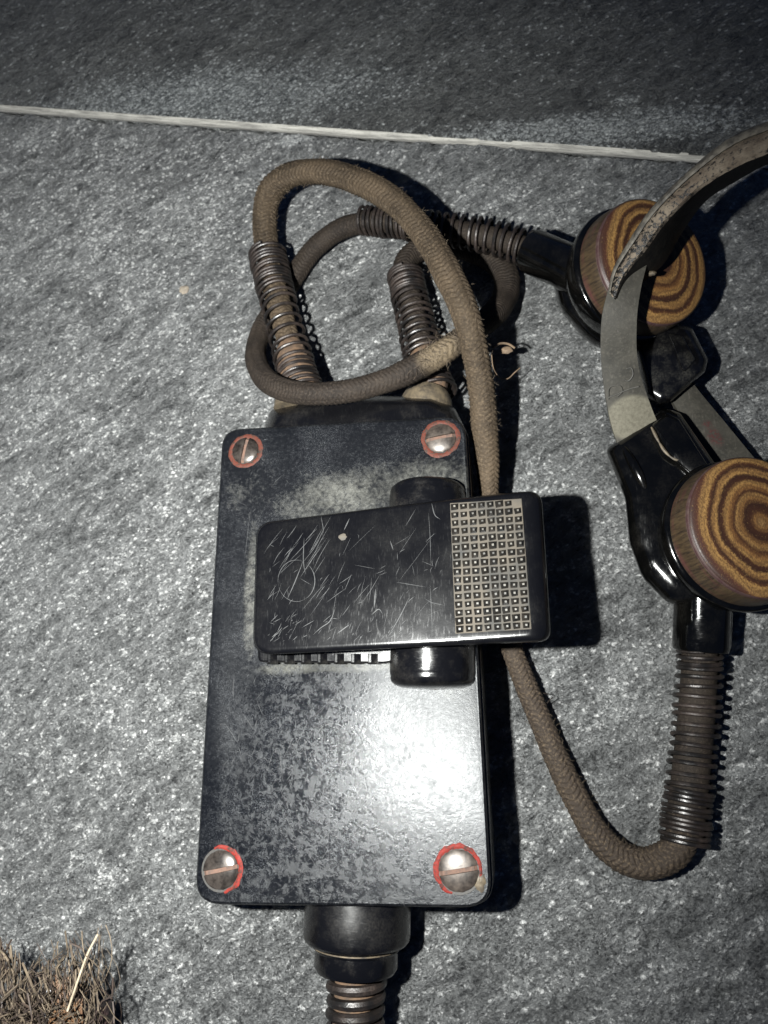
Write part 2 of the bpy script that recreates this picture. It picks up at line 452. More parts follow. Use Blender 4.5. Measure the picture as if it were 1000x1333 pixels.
def mat_pad():
    """laminated wood-like disc: irregular rings, local z is the axis"""
    n = NT('ringed_wood_pad'); p = n.obj
    g = n.noise(p, .07, 2, .5)
    off = n.n.new('ShaderNodeVectorMath'); off.operation = 'ADD'; n.l.new(p, off.inputs[0]); off.inputs[1].default_value = (-.6, -.4, 0)
    sep = n.map(n.map(off.outputs[0], (1, 1, 0), (0, 0, -.35)), (1.05, .93, 0))
    ln = n.n.new('ShaderNodeVectorMath'); ln.operation = 'LENGTH'; n.l.new(sep, ln.inputs[0])
    r = n.math('ADD', ln.outputs['Value'], n.math('MULTIPLY', n.math('SUBTRACT', g, .5), 3.6))
    fz = n.noise(p, 2.4, 4, .8)
    r = n.math('ADD', r, n.math('MULTIPLY', n.math('SUBTRACT', fz, .5), 1.8))
    r = n.math('DIVIDE', r, 17.5)
    A = (.205, .115, .038); B = (.013, .005, .0035); Cc = (.085, .038, .013)
    D_ = (.024, .0085, .0045)
    col = n.cramp(r, [(0, (.17, .10, .04)), (.09, (.12, .06, .02)), (.15, D_), (.24, B), (.30, (.12, .06, .02)), (.36, (.17, .095, .033)), (.40, D_), (.46, (.13, .062, .02)), (.53, A),
                      (.565, D_), (.62, B), (.65, A), (.70, (.15, .08, .028)), (.735, B), (.775, (.05, .02, .008)), (.80, A), (.88, (.16, .09, .032)), (.925, (.04, .014, .009)), (1, (.018, .008, .007))])
    fr_ = n.math('SINE', n.math('MULTIPLY', n.math('ADD', r, n.math('MULTIPLY', g, .25)), 88.0))
    col = n.mix(n.ramp(fr_, .0, .9, 0, .42), col, (.022, .009, .005))
    fib = n.noise(n.map(p, (1, .45, 1), (0, 0, .8)), 3.4, 4, .8)
    col = n.mix(n.ramp(fib, .46, .58, 0, .62), col, (.030, .012, .006))
    col = n.mix(n.ramp(fib, .42, .34, 0, .35), col, (.26, .17, .07))
    return n.out(col, n.ramp(fib, .3, .7, .38, .6), n.bump(fib, .05, .7), spec=.35)

def mat_padside():
    n = NT('wood_pad_side'); p = n.obj
    st = n.noise(n.map(p, (1, 1, .12)), 1.3, 3, .7); z = n.noise(n.map(p, (.15, .15, 1)), .5, 2)
    col = n.mix(n.ramp(st, .35, .65), (.042, .028, .0145), (.012, .008, .0055))
    col = n.mix(n.ramp(z, .55, .75, 0, .6), col, (.06, .02, .02))
    return n.out(col, .45, n.bump(st, .06, .6), spec=.4)

def mat_band():
    n = NT('grey_leather_band'); p = n.pos
    a = n.noise(p, .12, 4, .6); b = n.noise(p, 1.3, 4, .7); g = n.noise(n.map(p, (1, .1, 1), (0, 0, .1)), 1.5, 3)
    col = n.mix(n.ramp(a, .35, .65), (.014, .013, .0105), (.032, .0295, .024))
    col = n.mix(n.ramp(b, .5, .75, 0, .6), col, (.055, .05, .04))
    col = n.mix(n.ramp(g, .6, .75, 0, .5), col, (.06, .055, .048))
    pale = n.blob(p, mpos(822, 545, 20.5), 6.5, 4.6, .12, .12)
    col = n.mix(pale, col, n.mix(n.ramp(b, .4, .7), (.09, .083, .063), (.055, .05, .037)))
    red = n.math('MULTIPLY', n.math('MAXIMUM', n.blob(p, mpos(921, 552, 10), 1.1, 1.0, 0, .5), n.blob(p, mpos(931, 567, 10), 1.6, 2.6, .5, .5)), n.ramp(b, .42, .55))
    col = n.mix(n.math('MULTIPLY', red, .75), col, (.035, .008, .008))
    return n.out(col, .65, n.bump(b, .1, .7), spec=.22)

def mat_strap():
    n = NT('dusty_leather_strap'); p = n.pos
    a = n.noise(p, .16, 4, .65); b = n.noise(p, .95, 5, .72)
    far_ = n.blob(p, mpos(1010, 190, 60), 32, 40, 0, .9)
    m = n.ramp(n.math('ADD', b, n.math('MULTIPLY', far_, .22)), .60, .66)
    col = n.mix(m, (.009, .0085, .008), n.mix(n.ramp(a, .4, .6), (.075, .056, .040), (.135, .110, .082)))
    
    return n.out(col, n.ramp(m, 0, 1, .35, .9), n.bump(b, .5, .9), spec=.4)

def mat_lacq(name, c, d):
    n = NT(name); a = n.noise(n.obj, .7, 5, .75, .5); b = n.noise(n.obj, 3, 3)
    col = n.mix(n.ramp(a, .50, .62), c, d); col = n.mix(n.ramp(b, .5, .7, 0, .5), col, (.05, .025, .018))
    return n.out(col, n.ramp(b, .3, .7, .45, .8), n.bump(a, .2, .8), spec=.12)
M_tile = mat_tile('slate_tile'); M_tile_far = mat_tile('slate_tile_far', True); M_grout = mat_grout()
M_black = mat_black('black_bakelite'); M_body = mat_black('black_bakelite_body', (.18, .34), .14)
M_caps = mat_black('glossy_black_bakelite', (.05, .22), .07, base=(.001, .001, .001), bumpd=.008)
M_lug = mat_black('dull_black_bakelite', (.14, .30), .35, (.09, .085, .07), dscale=.2)
M_lid = _tint(mat_lid())
M_lever = mat_black('scratched_black_rocker', (.17, .25), .05, (.10, .095, .08), bumpd=.012)
M_stud = mat_simple('grip_stud', (.004, .004, .004), (.012, .010, .008), .3, .5, wp=True)
M_studtip = mat_simple('grip_stud_tip', (.085, .078, .064), (.006, .006, .006), .45, .22, wp=True)
M_bed = mat_simple('dirt_in_grip', (.050, .041, .030), (.016, .016, .015), .8, .13)
M_scr = mat_simple('scratch', (.027, .028, .029), (.005, .005, .005), .6, 1.5)
M_chip = mat_simple('plaster', (.19, .165, .13), (.12, .10, .08), .8, 1)
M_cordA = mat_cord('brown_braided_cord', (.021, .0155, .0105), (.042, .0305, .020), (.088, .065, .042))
M_cordB = mat_cord('dark_braided_cord', (.009, .007, .0058), (.016, .0122, .0095), (.034, .026, .020))
M_spring = mat_spring('dark_spring_wire', .4, (.010, .009, .0088)); M_rspring = mat_spring('rusty_spring_wire', .95, (.045, .026, .018))
M_rust = mat_simple('rust_dust', (.085, .050, .028), (.030, .021, .015), .85, .6, bd=.15)
M_collar = mat_simple('dusty_brass', (.10, .078, .05), (.025, .021, .017), .6, .5, metal=.2)
M_steel = mat_simple('worn_screw', (.055, .046, .040), (.010, .008, .007), .26, .45, metal=.5, spec=.6)
M_steel2 = mat_simple('pale_screw', (.065, .052, .043), (.012, .009, .0075), .42, .55, metal=.4, spec=.6)
M_slot = mat_simple('rust_in_slot', (.085, .045, .030), (.04, .025, .019), .8, 1)
M_red = mat_lacq('red_lacquer', (.11, .010, .007), (.02, .010, .008))
M_redold = mat_lacq('faded_lacquer', (.055, .015, .010), (.02, .015, .012))
M_gasket_shade = mat_simple('gasket_shade_black', (.006, .006, .006), (.02, .016, .012), .6, 2)
M_pad = mat_pad(); M_padside = mat_padside()
M_groove = mat_simple('purple_groove', (.030, .012, .013), (.05, .032, .028), .5, .6)
M_band = mat_band(); M_strap = mat_strap()
M_edge = mat_simple('raw_leather_edge', (.095, .085, .068), (.018, .016, .014), .7, .5, bd=.2)
M_strapside = mat_simple('black_leather', (.004, .004, .004), (.009, .008, .007), .6, .6, spec=.08, bd=.3)
M_ink = mat_simple('ink', (.045, .042, .036), (.02, .02, .018), .6, 1)
M_fib = mat_simple('frayed_fibre', (.12, .092, .062), (.05, .037, .026), .8, .3)
M_fibd = mat_simple('dark_fibre', (.045, .030, .022), (.018, .013, .011), .7, .4)
M_thread = mat_simple('tan_thread', (.11, .075, .046), (.06, .042, .027), .8, .6)
M_orange = mat_simple('orange_fibre', (.13, .07, .033), (.07, .035, .018), .6, .5)
M_straw = mat_simple('pale_straw', (.36, .30, .22), (.22, .18, .13), .6, .5)
M_jacket = mat_simple('old_rubber', (.05, .03, .028), (.02, .014, .014), .4, .4)
M_foil = mat_simple('bright_foil', (.65, .66, .7), (.4, .4, .42), .3, .8, metal=.6)

# ------------------------------------------------------------------ the floor
g0 = at(0, 141.5, 0)[:2]; g1 = at(920, 207.5, 0)[:2]
U = (g1-g0)/np.linalg.norm(g1-g0); Vv = np.array([-U[1], U[0]])       # Vv points away from the near tile
GW = 0.0027
base = obj('floor', [(-.45, -.35, -.012), (.5, -.35, -.012), (.5, .55, -.012), (-.45, .55, -.012), (-.45, -.35, -.008), (.5, -.35, -.008), (.5, .55, -.008), (-.45, .55, -.008)],
           [(0, 3, 2, 1), (4, 5, 6, 7), (0, 1, 5, 4), (1, 2, 6, 5), (2, 3, 7, 6), (3, 0, 4, 7)], M_grout, smooth=False, kind='structure')

def tile_part(name, us, vs, edge_v, mat, seed):
    u, v = np.meshgrid(us, vs)
    X = (g0[0]+U[0]*u+Vv[0]*v)*1000; Y = (g0[1]+U[1]*u+Vv[1]*v)*1000
    wx = 6*vnoise(X, Y, 14, seed+9); wy = 6*vnoise(X, Y, 14, seed+10)
    Xw = X+wx; Yw = Y+wy
    rip = 1.0 if mat is M_tile else .4
    z = 1.6*vnoise(Xw, Yw, 34, seed)+1.7*rip*vnoise(Xw+Yw*.5, Yw*1.7-Xw*.7, 11, seed+1)+.95*rip*vnoise(Xw+Yw*.6, Yw*1.8-Xw*.8, 4.6, seed+5)
    z += .42*rip*2*np.abs(vnoise(Xw, Yw, 2.6, seed+2))+.30*rip*2*vnoise(X, Y, 1.35, seed+3)
    z += .10*np.maximum(0, vnoise(X, Y, .8, seed+4)*2)
    de = np.abs(v-edge_v)*1000
    z -= .75*np.exp(-de/.5)+.1
    V = np.stack([X*1e-3, Y*1e-3, z*1e-3], -1).reshape(-1, 3)
    Fq = grid_faces(len(vs), len(us))
    # skirt round the edge so that the tile is a slab
    nr, nc = len(vs), len(us)
    ring = np.concatenate([np.arange(nc), np.arange(1, nr)*nc+nc-1, (nr-1)*nc+np.arange(nc-2, -1, -1), np.arange(nr-2, 0, -1)*nc])
    low = V[ring].copy(); low[:, 2] = -.008
    k = len(V); m = len(ring); idx = np.arange(m)
    SK = np.stack([ring, k+idx, k+(idx+1) % m, ring[(idx+1) % m]], -1)
    return obj(name, np.vstack([V, low]), np.vstack([Fq, SK]), mat, base, M=Matrix.Identity(4))

def axis_steps(a, b, lo, hi, st, coarse=.004):
    s = np.arange(lo, hi, st)
    return np.concatenate([np.arange(a, lo, coarse), s, np.arange(hi, b, coarse)])
cs = [np.array([(at(*c)[:2]-g0)@U, (at(*c)[:2]-g0)@Vv]) for c in ((0, 0), (1000, 0), (0, 1333), (1000, 1333))]
cu = [c[0] for c in cs]; cv = [c[1] for c in cs]
tile_part('tile', axis_steps(min(cu)-.08, max(cu)+.08, min(cu)-.003, max(cu)+.003, .00052), np.append(axis_steps(min(cv)-.08, -GW/2-.0002, min(cv)-.003, -GW/2-.0006, .00052), [-GW/2]), -GW/2, M_tile, 11)
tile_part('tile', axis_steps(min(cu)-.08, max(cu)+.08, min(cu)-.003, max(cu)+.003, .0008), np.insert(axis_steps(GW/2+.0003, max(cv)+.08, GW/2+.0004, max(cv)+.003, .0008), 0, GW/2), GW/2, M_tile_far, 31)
us = np.arange(min(cu)-.08, max(cu)+.08, .0008); vs = np.linspace(-GW/2-.0004, GW/2+.0004, 9)
u, v = np.meshgrid(us, vs); X = g0[0]+U[0]*u+Vv[0]*v; Y = g0[1]+U[1]*u+Vv[1]*v
z = -.00055+.0005*(v/(GW/2))**2+-.00015+.00004*vnoise(X*1e3, Y*1e3, 3, 5)+.00008*vnoise(X*1e3, Y*1e3, .9, 6)
obj('grout_line', np.stack([X, Y, z], -1).reshape(-1, 3), grid_faces(len(vs), len(us)), M_grout, base, M=Matrix.Identity(4), uv=np.stack([u, v], -1).reshape(-1, 2)*1e3)

# small beige chip of plaster on the tile
def pebble(name, px, py, h, rx, ry, rz, mat, parent=None, seed=1):
    V, Fq = lathe([(.05, -1), (.55, -.8), (.9, -.3), (1, .1), (.75, .6), (.3, .85), (.02, .9)], 14)
    V = V*1e3
    r = np.random.default_rng(seed); V = V*(1+.28*(r.random((len(V), 1))-.5))
    V = V*np.array([rx, ry, rz])*1e-3+at(px, py, h)
    return obj(name, V, Fq, mat, parent)
o = pebble('plaster_chip', 240, 377, .5, 1.8, 1.7, .45, M_chip, seed=4)
o['label'] = 'tiny beige chip lying on the slate tile left of the coiled cords'; o['category'] = 'chip'

# ------------------------------------------------------------------ the switch box
box = thing('switch_box', at(445, 870, 0), 'worn black hand switch box with four lacquered screws and a rocker lever', 'switch box')
LH = 28.0
lid_c = [(290.4, 559.7), (605.8, 541.4), (640.8, 1181.5), (253.8, 1177.1)]
lid_o = round_poly(lid_c, [26, 30, 36, 34], 8)
obj('lid', *stack([(inset(lid_o, 1.5), LH-3.2), (lid_o, LH-2.8), (lid_o, LH-.9), (inset(lid_o, 1.3), LH-.35), (inset(lid_o, 3.5), LH)]), M_lid, box)
body_o = inset(lid_o, -3)
bod = lambda d, h: (np.array([[p[0], p[1]] for p in inset(lid_o, d)]), h)
def bscale(h):    # keep the walls upright: same plan outline at other heights
    Pm = [at(p[0], p[1], LH) for p in inset(lid_o, 1.0)]
    return Pm
P0 = np.array(bscale(0)); n0 = len(P0)
cxy = P0[:, :2].mean(0)
lv = []
for h, k in ((.3, .965), (1.2, .985), (5, 1.0), (15, 1.008), (23.5, 1.012), (24.2, 1.01), (24.4, .99)):
    q = P0.copy(); q[:, :2] = cxy+(q[:, :2]-cxy)*k; q[:, 2] = h*1e-3; lv.append(q)
Vb = np.vstack(lv); Fb = [tuple(q)[::-1] for q in grid_faces(len(lv), n0, True).tolist()]+[tuple(range(n0)), tuple(range((len(lv)-1)*n0, len(lv)*n0))[::-1]]
obj('body', Vb, Fb, M_body, box)
obj('gasket', np.vstack([np.column_stack([cxy+(P0[:, :2]-cxy)*.985, np.full(n0, h)]) for h in (.0242, .0252)]), [tuple(q)[::-1] for q in grid_faces(2, n0, True).tolist()], M_gasket_shade, box)
# shoulder that carries the two cord entries
boss = round_poly([(345, 556), (352, 534), (392, 520), (470, 515), (562, 516), (592, 531), (612, 570), (600, 640), (360, 640)], 9, 5)
bossT = round_poly([(362, 560), (368, 546), (400, 532), (470, 527), (556, 528), (578, 540), (594, 575), (588, 640), (375, 640)], 8, 5)
obj('cord_entry_shoulder', *loft_px(boss, bossT, 14, 23.5, 2), M_body, box)

# hinge barrels, domed ends
def barrel(px, py_in, py_out, name='hinge_barrel', r=None):
    a = Vector(at(px, py_in, LH-.3)); b = Vector(at(px, py_out, LH-.3))
    L = (b-a).length*1e3; z = (b-a)
    r = r or 9.6
    V, Fq = lathe([(r, 0), (r, L-3.2), (r*.995, L-2.6), (r*.975, L-2.1), (r*.985, L-1.7), (r*.965, L-.9), (r*.88, L-.1), (r*.7, L+.5), (r*.35, L+.8), (.05, L+.9)], 64)
    return obj(name, V, Fq, M_black, box, M=frame(a, z, (0, 0, 1)), sharp=50)
ub = barrel(557, 700, 634)
lb = barrel(563, 800, 893, r=10.0)
pa = at(566, 897, LH+2.6)
V, Fq = lathe([(1.9, -2), (1.9, .5), (1.5, .9), (.1, 1.0)], 20)
obj('hinge_pin', V, Fq, M_slot, box, M=frame(pa+np.array([0, .0012, 0]), (0, -1, .25)))

# rocker base with ridges
rb = round_poly([(333, 700), (336, 862), (500, 864), (600, 846), (600, 680), (500, 680)], 7, 4)
rbo = obj('rocker_base', *loft_px(rb, inset(rb, 3), LH+1.2, LH+2.4, LH-.2), M_body, box)
for i, x in enumerate((356, 378, 400, 421, 443, 465, 487)):
    P = np.array([(x-8, 851), (x+6, 851), (x+6, 864.5), (x-8, 864.5)], float)
    obj('ridge', *stack([(P, LH+.4), (P, LH+2.3), (np.array([(x-7, 851), (x-4, 851), (x-4, 862), (x-7, 862)], float), LH+3.4)]), M_lug, rbo, smooth=False)

# rocker lever
_xa = at(330, 760, 39.5)[0]*1e3; _xb = at(715, 740, 44)[0]*1e3; LK = 4.5/(_xb-_xa); _ym = at(500, 750, 41)[1]*1e3
def lev_h(x, y=750.0):
    """height of the tilted rocker top where the picture shows x,y"""
    x = np.asarray(x, float); y = np.asarray(y, float)+0*x
    r = np.stack([x-PW/2, y-PH/2, np.full_like(x, F)], -1); rx = (r@_X)/(r@_d)
    ry = (r@_Y)/(r@_d); KY = -.10
    return (39.9-LK*_xa+LK*rx*HC+KY*ry*HC-KY*_ym)/(1+LK*rx+KY*ry)
A = round_poly([(334, 681), (500, 660), (655, 642), (705, 638), (718, 835), (596, 840), (329, 853)], [24, 10, 10, 20, 17, 10, 24], 7)
B = round_poly([(337.5, 685), (500, 664), (655, 647), (683, 645), (694, 826), (596, 832.5), (333, 846)], [22, 10, 10, 12, 10, 10, 22], 7)
hA = lev_h(A[:, 0], A[:, 1])-1.6-2.6*np.clip((A[:, 0]-690)/25, 0, 1); hB = lev_h(B[:, 0], B[:, 1])
lvls = [(inset(A, 5), hA-6.2), (A, hA-5.0), (A, hA)]
for i in range(1, 7):
    t = i/6*math.pi/2; lvls.append((A+(B-A)*(1-math.cos(t)), hA+(hB-hA)*math.sin(t)))
B2 = inset(B, 2); lvls.append((B2, lev_h(B2[:, 0], B2[:, 1])+.05))
lever = obj('rocker_lever', *stack(lvls), M_lever, box, sharp=40)
# grip: dirty bed and eight by sixteen studs
gc = [np.array(p, float) for p in ((586, 655), (679, 649), (692, 819), (593, 825))]
def gp(u, v): return (gc[0]*(1-u)+gc[1]*u)*(1-v)+(gc[3]*(1-u)+gc[2]*u)*v
GP = np.array([gp(0, 0), gp(.5, 0), gp(1, 0), gp(1, .5), gp(1, 1), gp(.5, 1), gp(0, 1), gp(0, .5)])
obj('grip_bed', *stack([(GP, lev_h(GP[:, 0], GP[:, 1])-.3), (GP, lev_h(GP[:, 0], GP[:, 1])+.14), (inset(GP, .8), lev_h(GP[:, 0], GP[:, 1])+.2)]), M_bed, lever, smooth=False)
studs = []
proto = None
for r_ in range(16):
    for c_ in range(8):
        if (r_, c_) in ((0, 7),): continue
        q = gp((c_+.5)/8, (r_+.5)/16); h = float(lev_h(q[0], q[1]))+.2
        if proto is None:
            a, b, hh = .87, .22, .75
            c = .775; Vs = [(-a, -c, 0), (a, -c, 0), (a, c, 0), (-a, c, 0), (-b, -b, hh), (b, -b, hh), (b, b, hh), (-b, b, hh)]
            Fs = [(3, 2, 1, 0), (4, 5, 6, 7), (0, 1, 5, 4), (1, 2, 6, 5), (2, 3, 7, 6), (3, 0, 4, 7)]
            proto = obj('stud', np.array(Vs)*1e-3, Fs, None, lever, M=Matrix.Identity(4), smooth=False, mats=[M_stud, M_studtip], midx=[0, 1, 0, 0, 0, 0])
            proto.matrix_basis = world_of(lever).inverted() @ (Matrix.Translation(Vector(at(q[0], q[1], h))) @ Matrix.Rotation(.05, 4, 'Z'))
        else:
            k = random.uniform(.88, 1.08)
            dup(proto, lever, Matrix.Translation(Vector(at(q[0], q[1], h-random.random()*.12))) @ Matrix.Rotation(random.uniform(-.03, .13), 4, 'Z') @ Matrix.Diagonal((k, k*random.uniform(.9, 1.1), random.uniform(.75, 1.05), 1)))

# scratches: shallow tapered scores
def score(pts, hf, w, lift=.03):
    Q = np.array([at(x, y, float(hf(x, y))+lift) for x, y in pts])
    S, L = spline(Q, max(4, len(pts)*4)); m = len(S)
    T = np.gradient(S, axis=0); T /= np.linalg.norm(T, axis=1)[:, None]+1e-12
    N = np.column_stack([-T[:, 1], T[:, 0], np.zeros(m)])
    wd = w*.36e-3*np.sin(np.linspace(.12, math.pi-.12, m))[:, None]
    return np.vstack([S+N*wd, S-N*wd]), np.stack([np.arange(m-1), np.arange(1, m), m+np.arange(1, m), m+np.arange(m-1)], -1)
parts = []
def sc_add(pts, w=.14): parts.append(score(pts, lambda x, y: float(lev_h(x, y))+.05, w))
circ = [(386+24*math.cos(t), 756+27*math.sin(t)) for t in np.linspace(-.9, 5.1, 26)]
sc_add(circ[:9], .26); sc_add(circ[8:17], .12); sc_add(circ[16:], .16)
sc_add([(374, 780), (383, 760), (393, 735), (394, 731)], .26); sc_add([(396, 700), (395, 730), (398, 748)], .26); sc_add([(392, 735), (410, 712), (421, 690), (431, 672)], .16)
sc_add([(418, 672), (421, 690), (419, 697)], .2); sc_add([(455, 675), (448, 690)], .35); sc_add([(489, 767), (488, 780), (487, 792)], .45)
sc_add([(484, 800), (493, 793), (498, 799)], .25); sc_add([(437, 790), (430, 808), (418, 817), (408, 826)], .24); sc_add([(440, 824), (455, 813)], .3)
sc_add([(558, 668), (560, 700), (561, 735)], .14); sc_add([(560, 760), (562, 800), (563, 832)], .16); sc_add([(541, 663), (528, 685)], .14)
sc_add([(506, 828), (522, 800), (534, 775)], .22); sc_add([(562, 655), (566, 670), (573, 676)], .3); sc_add([(508, 704), (512, 716)], .3)
for k in range(38):
    x = 336+random.random()*75; y = 690+random.random()*62; L = 14+random.random()*38; a = math.radians(-52+random.uniform(-10, 10))
    q = (x+L*math.cos(a), y+L*math.sin(a))
    if q[1] > 688-(q[0]-340)*.12 and x > 340: sc_add([(x, y), ((x+q[0])/2+random.uniform(-1.5, 1.5), (y+q[1])/2), q], random.uniform(.06, .17))
for k in range(110):
    x = 342+random.random()*235; y = 700+random.random()*132; L = 5+random.expovariate(1/16); a = math.radians(random.choice([-60, -50, -68, -35, 20, -90])+random.uniform(-14, 14))
    q = (x+L*math.cos(a), y+L*math.sin(a))
    if 680 < q[1] < 838 and q[0] < 580: sc_add([(x, y), ((x+q[0])/2+random.uniform(-1, 1), (y+q[1])/2), q], random.uniform(.05, .13))
for k in range(60):
    x = 345+random.random()*190; y = 806+random.random()*30; L = 2+random.expovariate(1/7); a = math.radians(random.uniform(-75, -25))
    sc_add([(x, y), (x+L*math.cos(a), max(800, y+L*math.sin(a)))], random.uniform(.05, .16))
V, Fq = merge(parts); obj('scratches', V, Fq, M_scr, lever, kind='stuff', smooth=False)
pebble('plaster_fleck', 446, 699, float(lev_h(446, 699))+.15, 1.0, .8, .2, M_bed, lever, 9)

parts = []
lf = lambda x, y: LH
def lsc(pts, w): parts.append(score(pts, lf, w, .02))
for k in range(16):
    a0 = 3.4+k*.15
    if k % 5 != 4: lsc([(433+19*math.cos(a0), 957+15*math.sin(a0)), (433+19*math.cos(a0+.2), 957+15*math.sin(a0+.2))], .3)
for k in range(420):
    x = random.gauss(430, 75); y = random.gauss(1010, 75); L = 2+random.expovariate(1/9); a = math.radians(random.choice([-65, -55, -80, 60, 25])+random.uniform(-18, 18))
    if 285 < x < 600 and 880 < y < 1150: lsc([(x, y), (x+L*math.cos(a)*.5+random.uniform(-1, 1), y+L*math.sin(a)*.5), (x+L*math.cos(a), y+L*math.sin(a))], random.uniform(.05, .15))
for k in range(50):
    x = random.uniform(300, 480); y = random.uniform(600, 668); L = 2+random.expovariate(1/6); a = random.uniform(0, 3)
    lsc([(x, y), (x+L*math.cos(a), y+L*math.sin(a))], random.uniform(.05, .16))
V, Fq = merge(parts); obj('scratches', V, Fq, M_scr, box, kind='stuff', smooth=False)

# screws
def screw(px, py, ang, r, mat, ring_mat, arc, slotmat=None):
    c = Vector(at(px, py, LH)); M = Matrix.Translation(c) @ Matrix.Rotation(ang, 4, 'Z')
    ys = np.array(sorted(set(np.round(np.concatenate([np.linspace(-r, r, 21), [-.5, -.44, .44, .5]]), 3))))
    xs = np.linspace(-1, 1, 25)
    V = []
    for y in ys:
        hw = math.sqrt(max(0.0, r*r-y*y))
        for x in xs:
            X = hw*x; rr = math.hypot(X, y)/r
            z = 1.35*math.sqrt(max(0, 1-(rr*.93)**2))-.1
            if abs(y) <= .45: z -= .8
            V.append((X, y, z))
    s = obj('screw', np.array(V)*1e-3, grid_faces(len(ys), 25), mat, box, M=M, sharp=30)
    obj('slot_dirt', np.array([(-r*.96, -.44, .12), (r*.96, -.44, .12), (r*.8, -.44, .62), (-r*.8, -.44, .62), (-r*.96, .44, .12), (r*.96, .44, .12), (r*.8, .44, .62), (-r*.8, .44, .62)])*1e-3,
        [(3, 2, 6, 7), (0, 3, 7, 4), (1, 5, 6, 2)], slotmat or M_slot, s, M=M, smooth=False)
    V, Fq = lathe([(r*.9, .02), (r+.55, .06), (r+.60, .02)], 40, False); obj('countersink_shade', V, Fq, M_gasket_shade, s, M=M)  # flat dark ring; the shade of the gap round the head is its colour
    # irregular ring of red lacquer, ang range arc
    n = 64; a = np.linspace(arc[0], arc[1], n); full = abs(arc[1]-arc[0]) > 6.2
    rr = r+.55+.35*vnoise(a*4, a*0+px, 1, 3)
    w = ((.46)+.7*np.abs(vnoise(a*5, a*0+py, 1, 4)))*(1 if full else np.sin(np.linspace(.15, math.pi-.15, n))**.4)
    prof = [(-1, .0), (-.6, .12), (0, .16), (.6, .1), (1, 0)]
    V = np.array([[((rr[i]+w[i]*k)*math.cos(a[i]), (rr[i]+w[i]*k)*math.sin(a[i]), z+.02) for k, z in prof] for i in range(n)]).reshape(-1, 3)*1e-3
    obj('lacquer_ring', V, grid_faces(n, 5), ring_mat, s, M=Matrix.Translation(c))
screw(320, 587, math.radians(80), 3.7, M_steel, M_redold, (0, 6.283))
screw(573.5, 571, math.radians(8), 3.9, M_steel2, M_redold, (0, 6.283))
screw(288, 1132, math.radians(12), 4.2, M_steel, M_red, (-1.35, 2.0))
screw(597, 1133, math.radians(10), 4.3, M_steel2, M_red, (-.4, 4.4))
pebble('wax_blob', 625, 1148, LH-.5, 1.6, 2.4, .9, M_collar, box, 12)

# bottom gland: two collars and the heavy spring
ax0 = at(466, 1176, 13); ax1 = at(461, 1345, 13)
zd = Vector(ax1-ax0)
def w2r(px, py, h, w): return w/2*mmpp(px, py, h)
def yl(py): return float((Vector(at(464, py, 13))-Vector(ax0)).length*1e3)*(1 if py > 1176 else -1)
r1 = w2r(464, 1205, 13, 139); r2 = w2r(464, 1245, 13, 112); r3 = w2r(464, 1300, 13, 78)
V, Fq = lathe([(r1*.97, -6), (r1, yl(1182)), (r1, yl(1214)), (r1*.985, yl(1221)), (r1*.93, yl(1226)), (r1*.8, yl(1229)), (2, yl(1230))], 64)
obj('gland_collar', V, Fq, M_body, box, M=frame(ax0, zd, (0, 0, 1)))
V, Fq = lathe([(2, yl(1226)), (r2*.97, yl(1227)), (r2*1.01, yl(1230)), (r2*1.01, yl(1233)), (r2*.97, yl(1236)), (r2*.97, yl(1257)), (r2*.9, yl(1264)), (r2*.7, yl(1266)), (2, yl(1267))], 64)
obj('gland_nut', V, Fq, M_black, box, M=frame(ax0, zd, (0, 0, 1)))
V, Fq = lathe([(r2*1.0, yl(1229.5)), (r2*1.02, yl(1230.5)), (r2*1.02, yl(1231.6)), (r2*1.0, yl(1232.5))], 48, False)
obj('dust_ring', V, Fq, M_collar, box, M=frame(ax0, zd, (0, 0, 1)))
V, Fq = coil([(465, 1262, 13), (463, 1300, 13), (461, 1340, 13), (459, 1400, 13)], [(0, 1, 7.4)], 1.15, [(0, r3-1.0), (1, r3-1.2)])
obj('strain_spring', V, Fq, M_spring, box)
C, R_, L = path([(465, 1255, 13), (461, 1340, 13), (459, 1400, 13)], 30); V, Fq = capped(*tube(C, (r3-1.9)*1e-3, 24), 24)
obj('cord_sleeve', V, Fq, M_rust, box)

# left and right entry springs
LS = [(394, 512, 14.5), (383, 472, 13.5), (371, 425, 12.8), (358, 375, 12), (348, 330, 11)]
V, Fq = coil(LS, [(0, .20, 6), (.20, .28, 1.4), (.28, .62, 4.8), (.62, .70, 1.8), (.70, 1, 11)], .50, [(0, 6.0), (.2, 5.6), (.3, 5.5), (.6, 5.3), (.72, 5.5), (1, 5.7)])
obj('strain_spring', V, Fq, M_spring, box, label='left entry spring with stretched coils')
def sleeve(pts, f1, prof):
    C, R_, L = path(pts, 140); C = C[:int(140*f1)]; m = len(C)
    rr = np.interp(np.linspace(0, f1, m), [a for a, b in prof], [b for a, b in prof])
    th = np.linspace(0, 6.283, 28, endpoint=False)
    dd = .7*vnoise(np.repeat(np.arange(m)[:, None], 28, 1)*.35, np.repeat(th[None], m, 0)*4, 1, 8)*1e-3
    V, Fq = capped(*tube(C, rr*1e-3, 28, dd), 28); obj('rust_crust', V, Fq, M_rust, box)
sleeve(LS, .34, [(0, 3.6), (.05, 5.0), (.12, 5.5), (.25, 4.8), (.34, 3.7)])
RS = [(563, 514, 13), (556, 482, 11.5), (544, 430, 9.5), (533, 385, 8.6), (527, 356, 8)]
V, Fq = coil(RS, [(0, .22, 5.5), (.22, .78, 9.5), (.78, 1, 8)], .50, [(0, 6.6), (.2, 5.9), (.5, 5.5), (.85, 5.2), (1, 5.1)])
obj('strain_spring', V, Fq, M_spring, box, label='right entry spring with even coils')
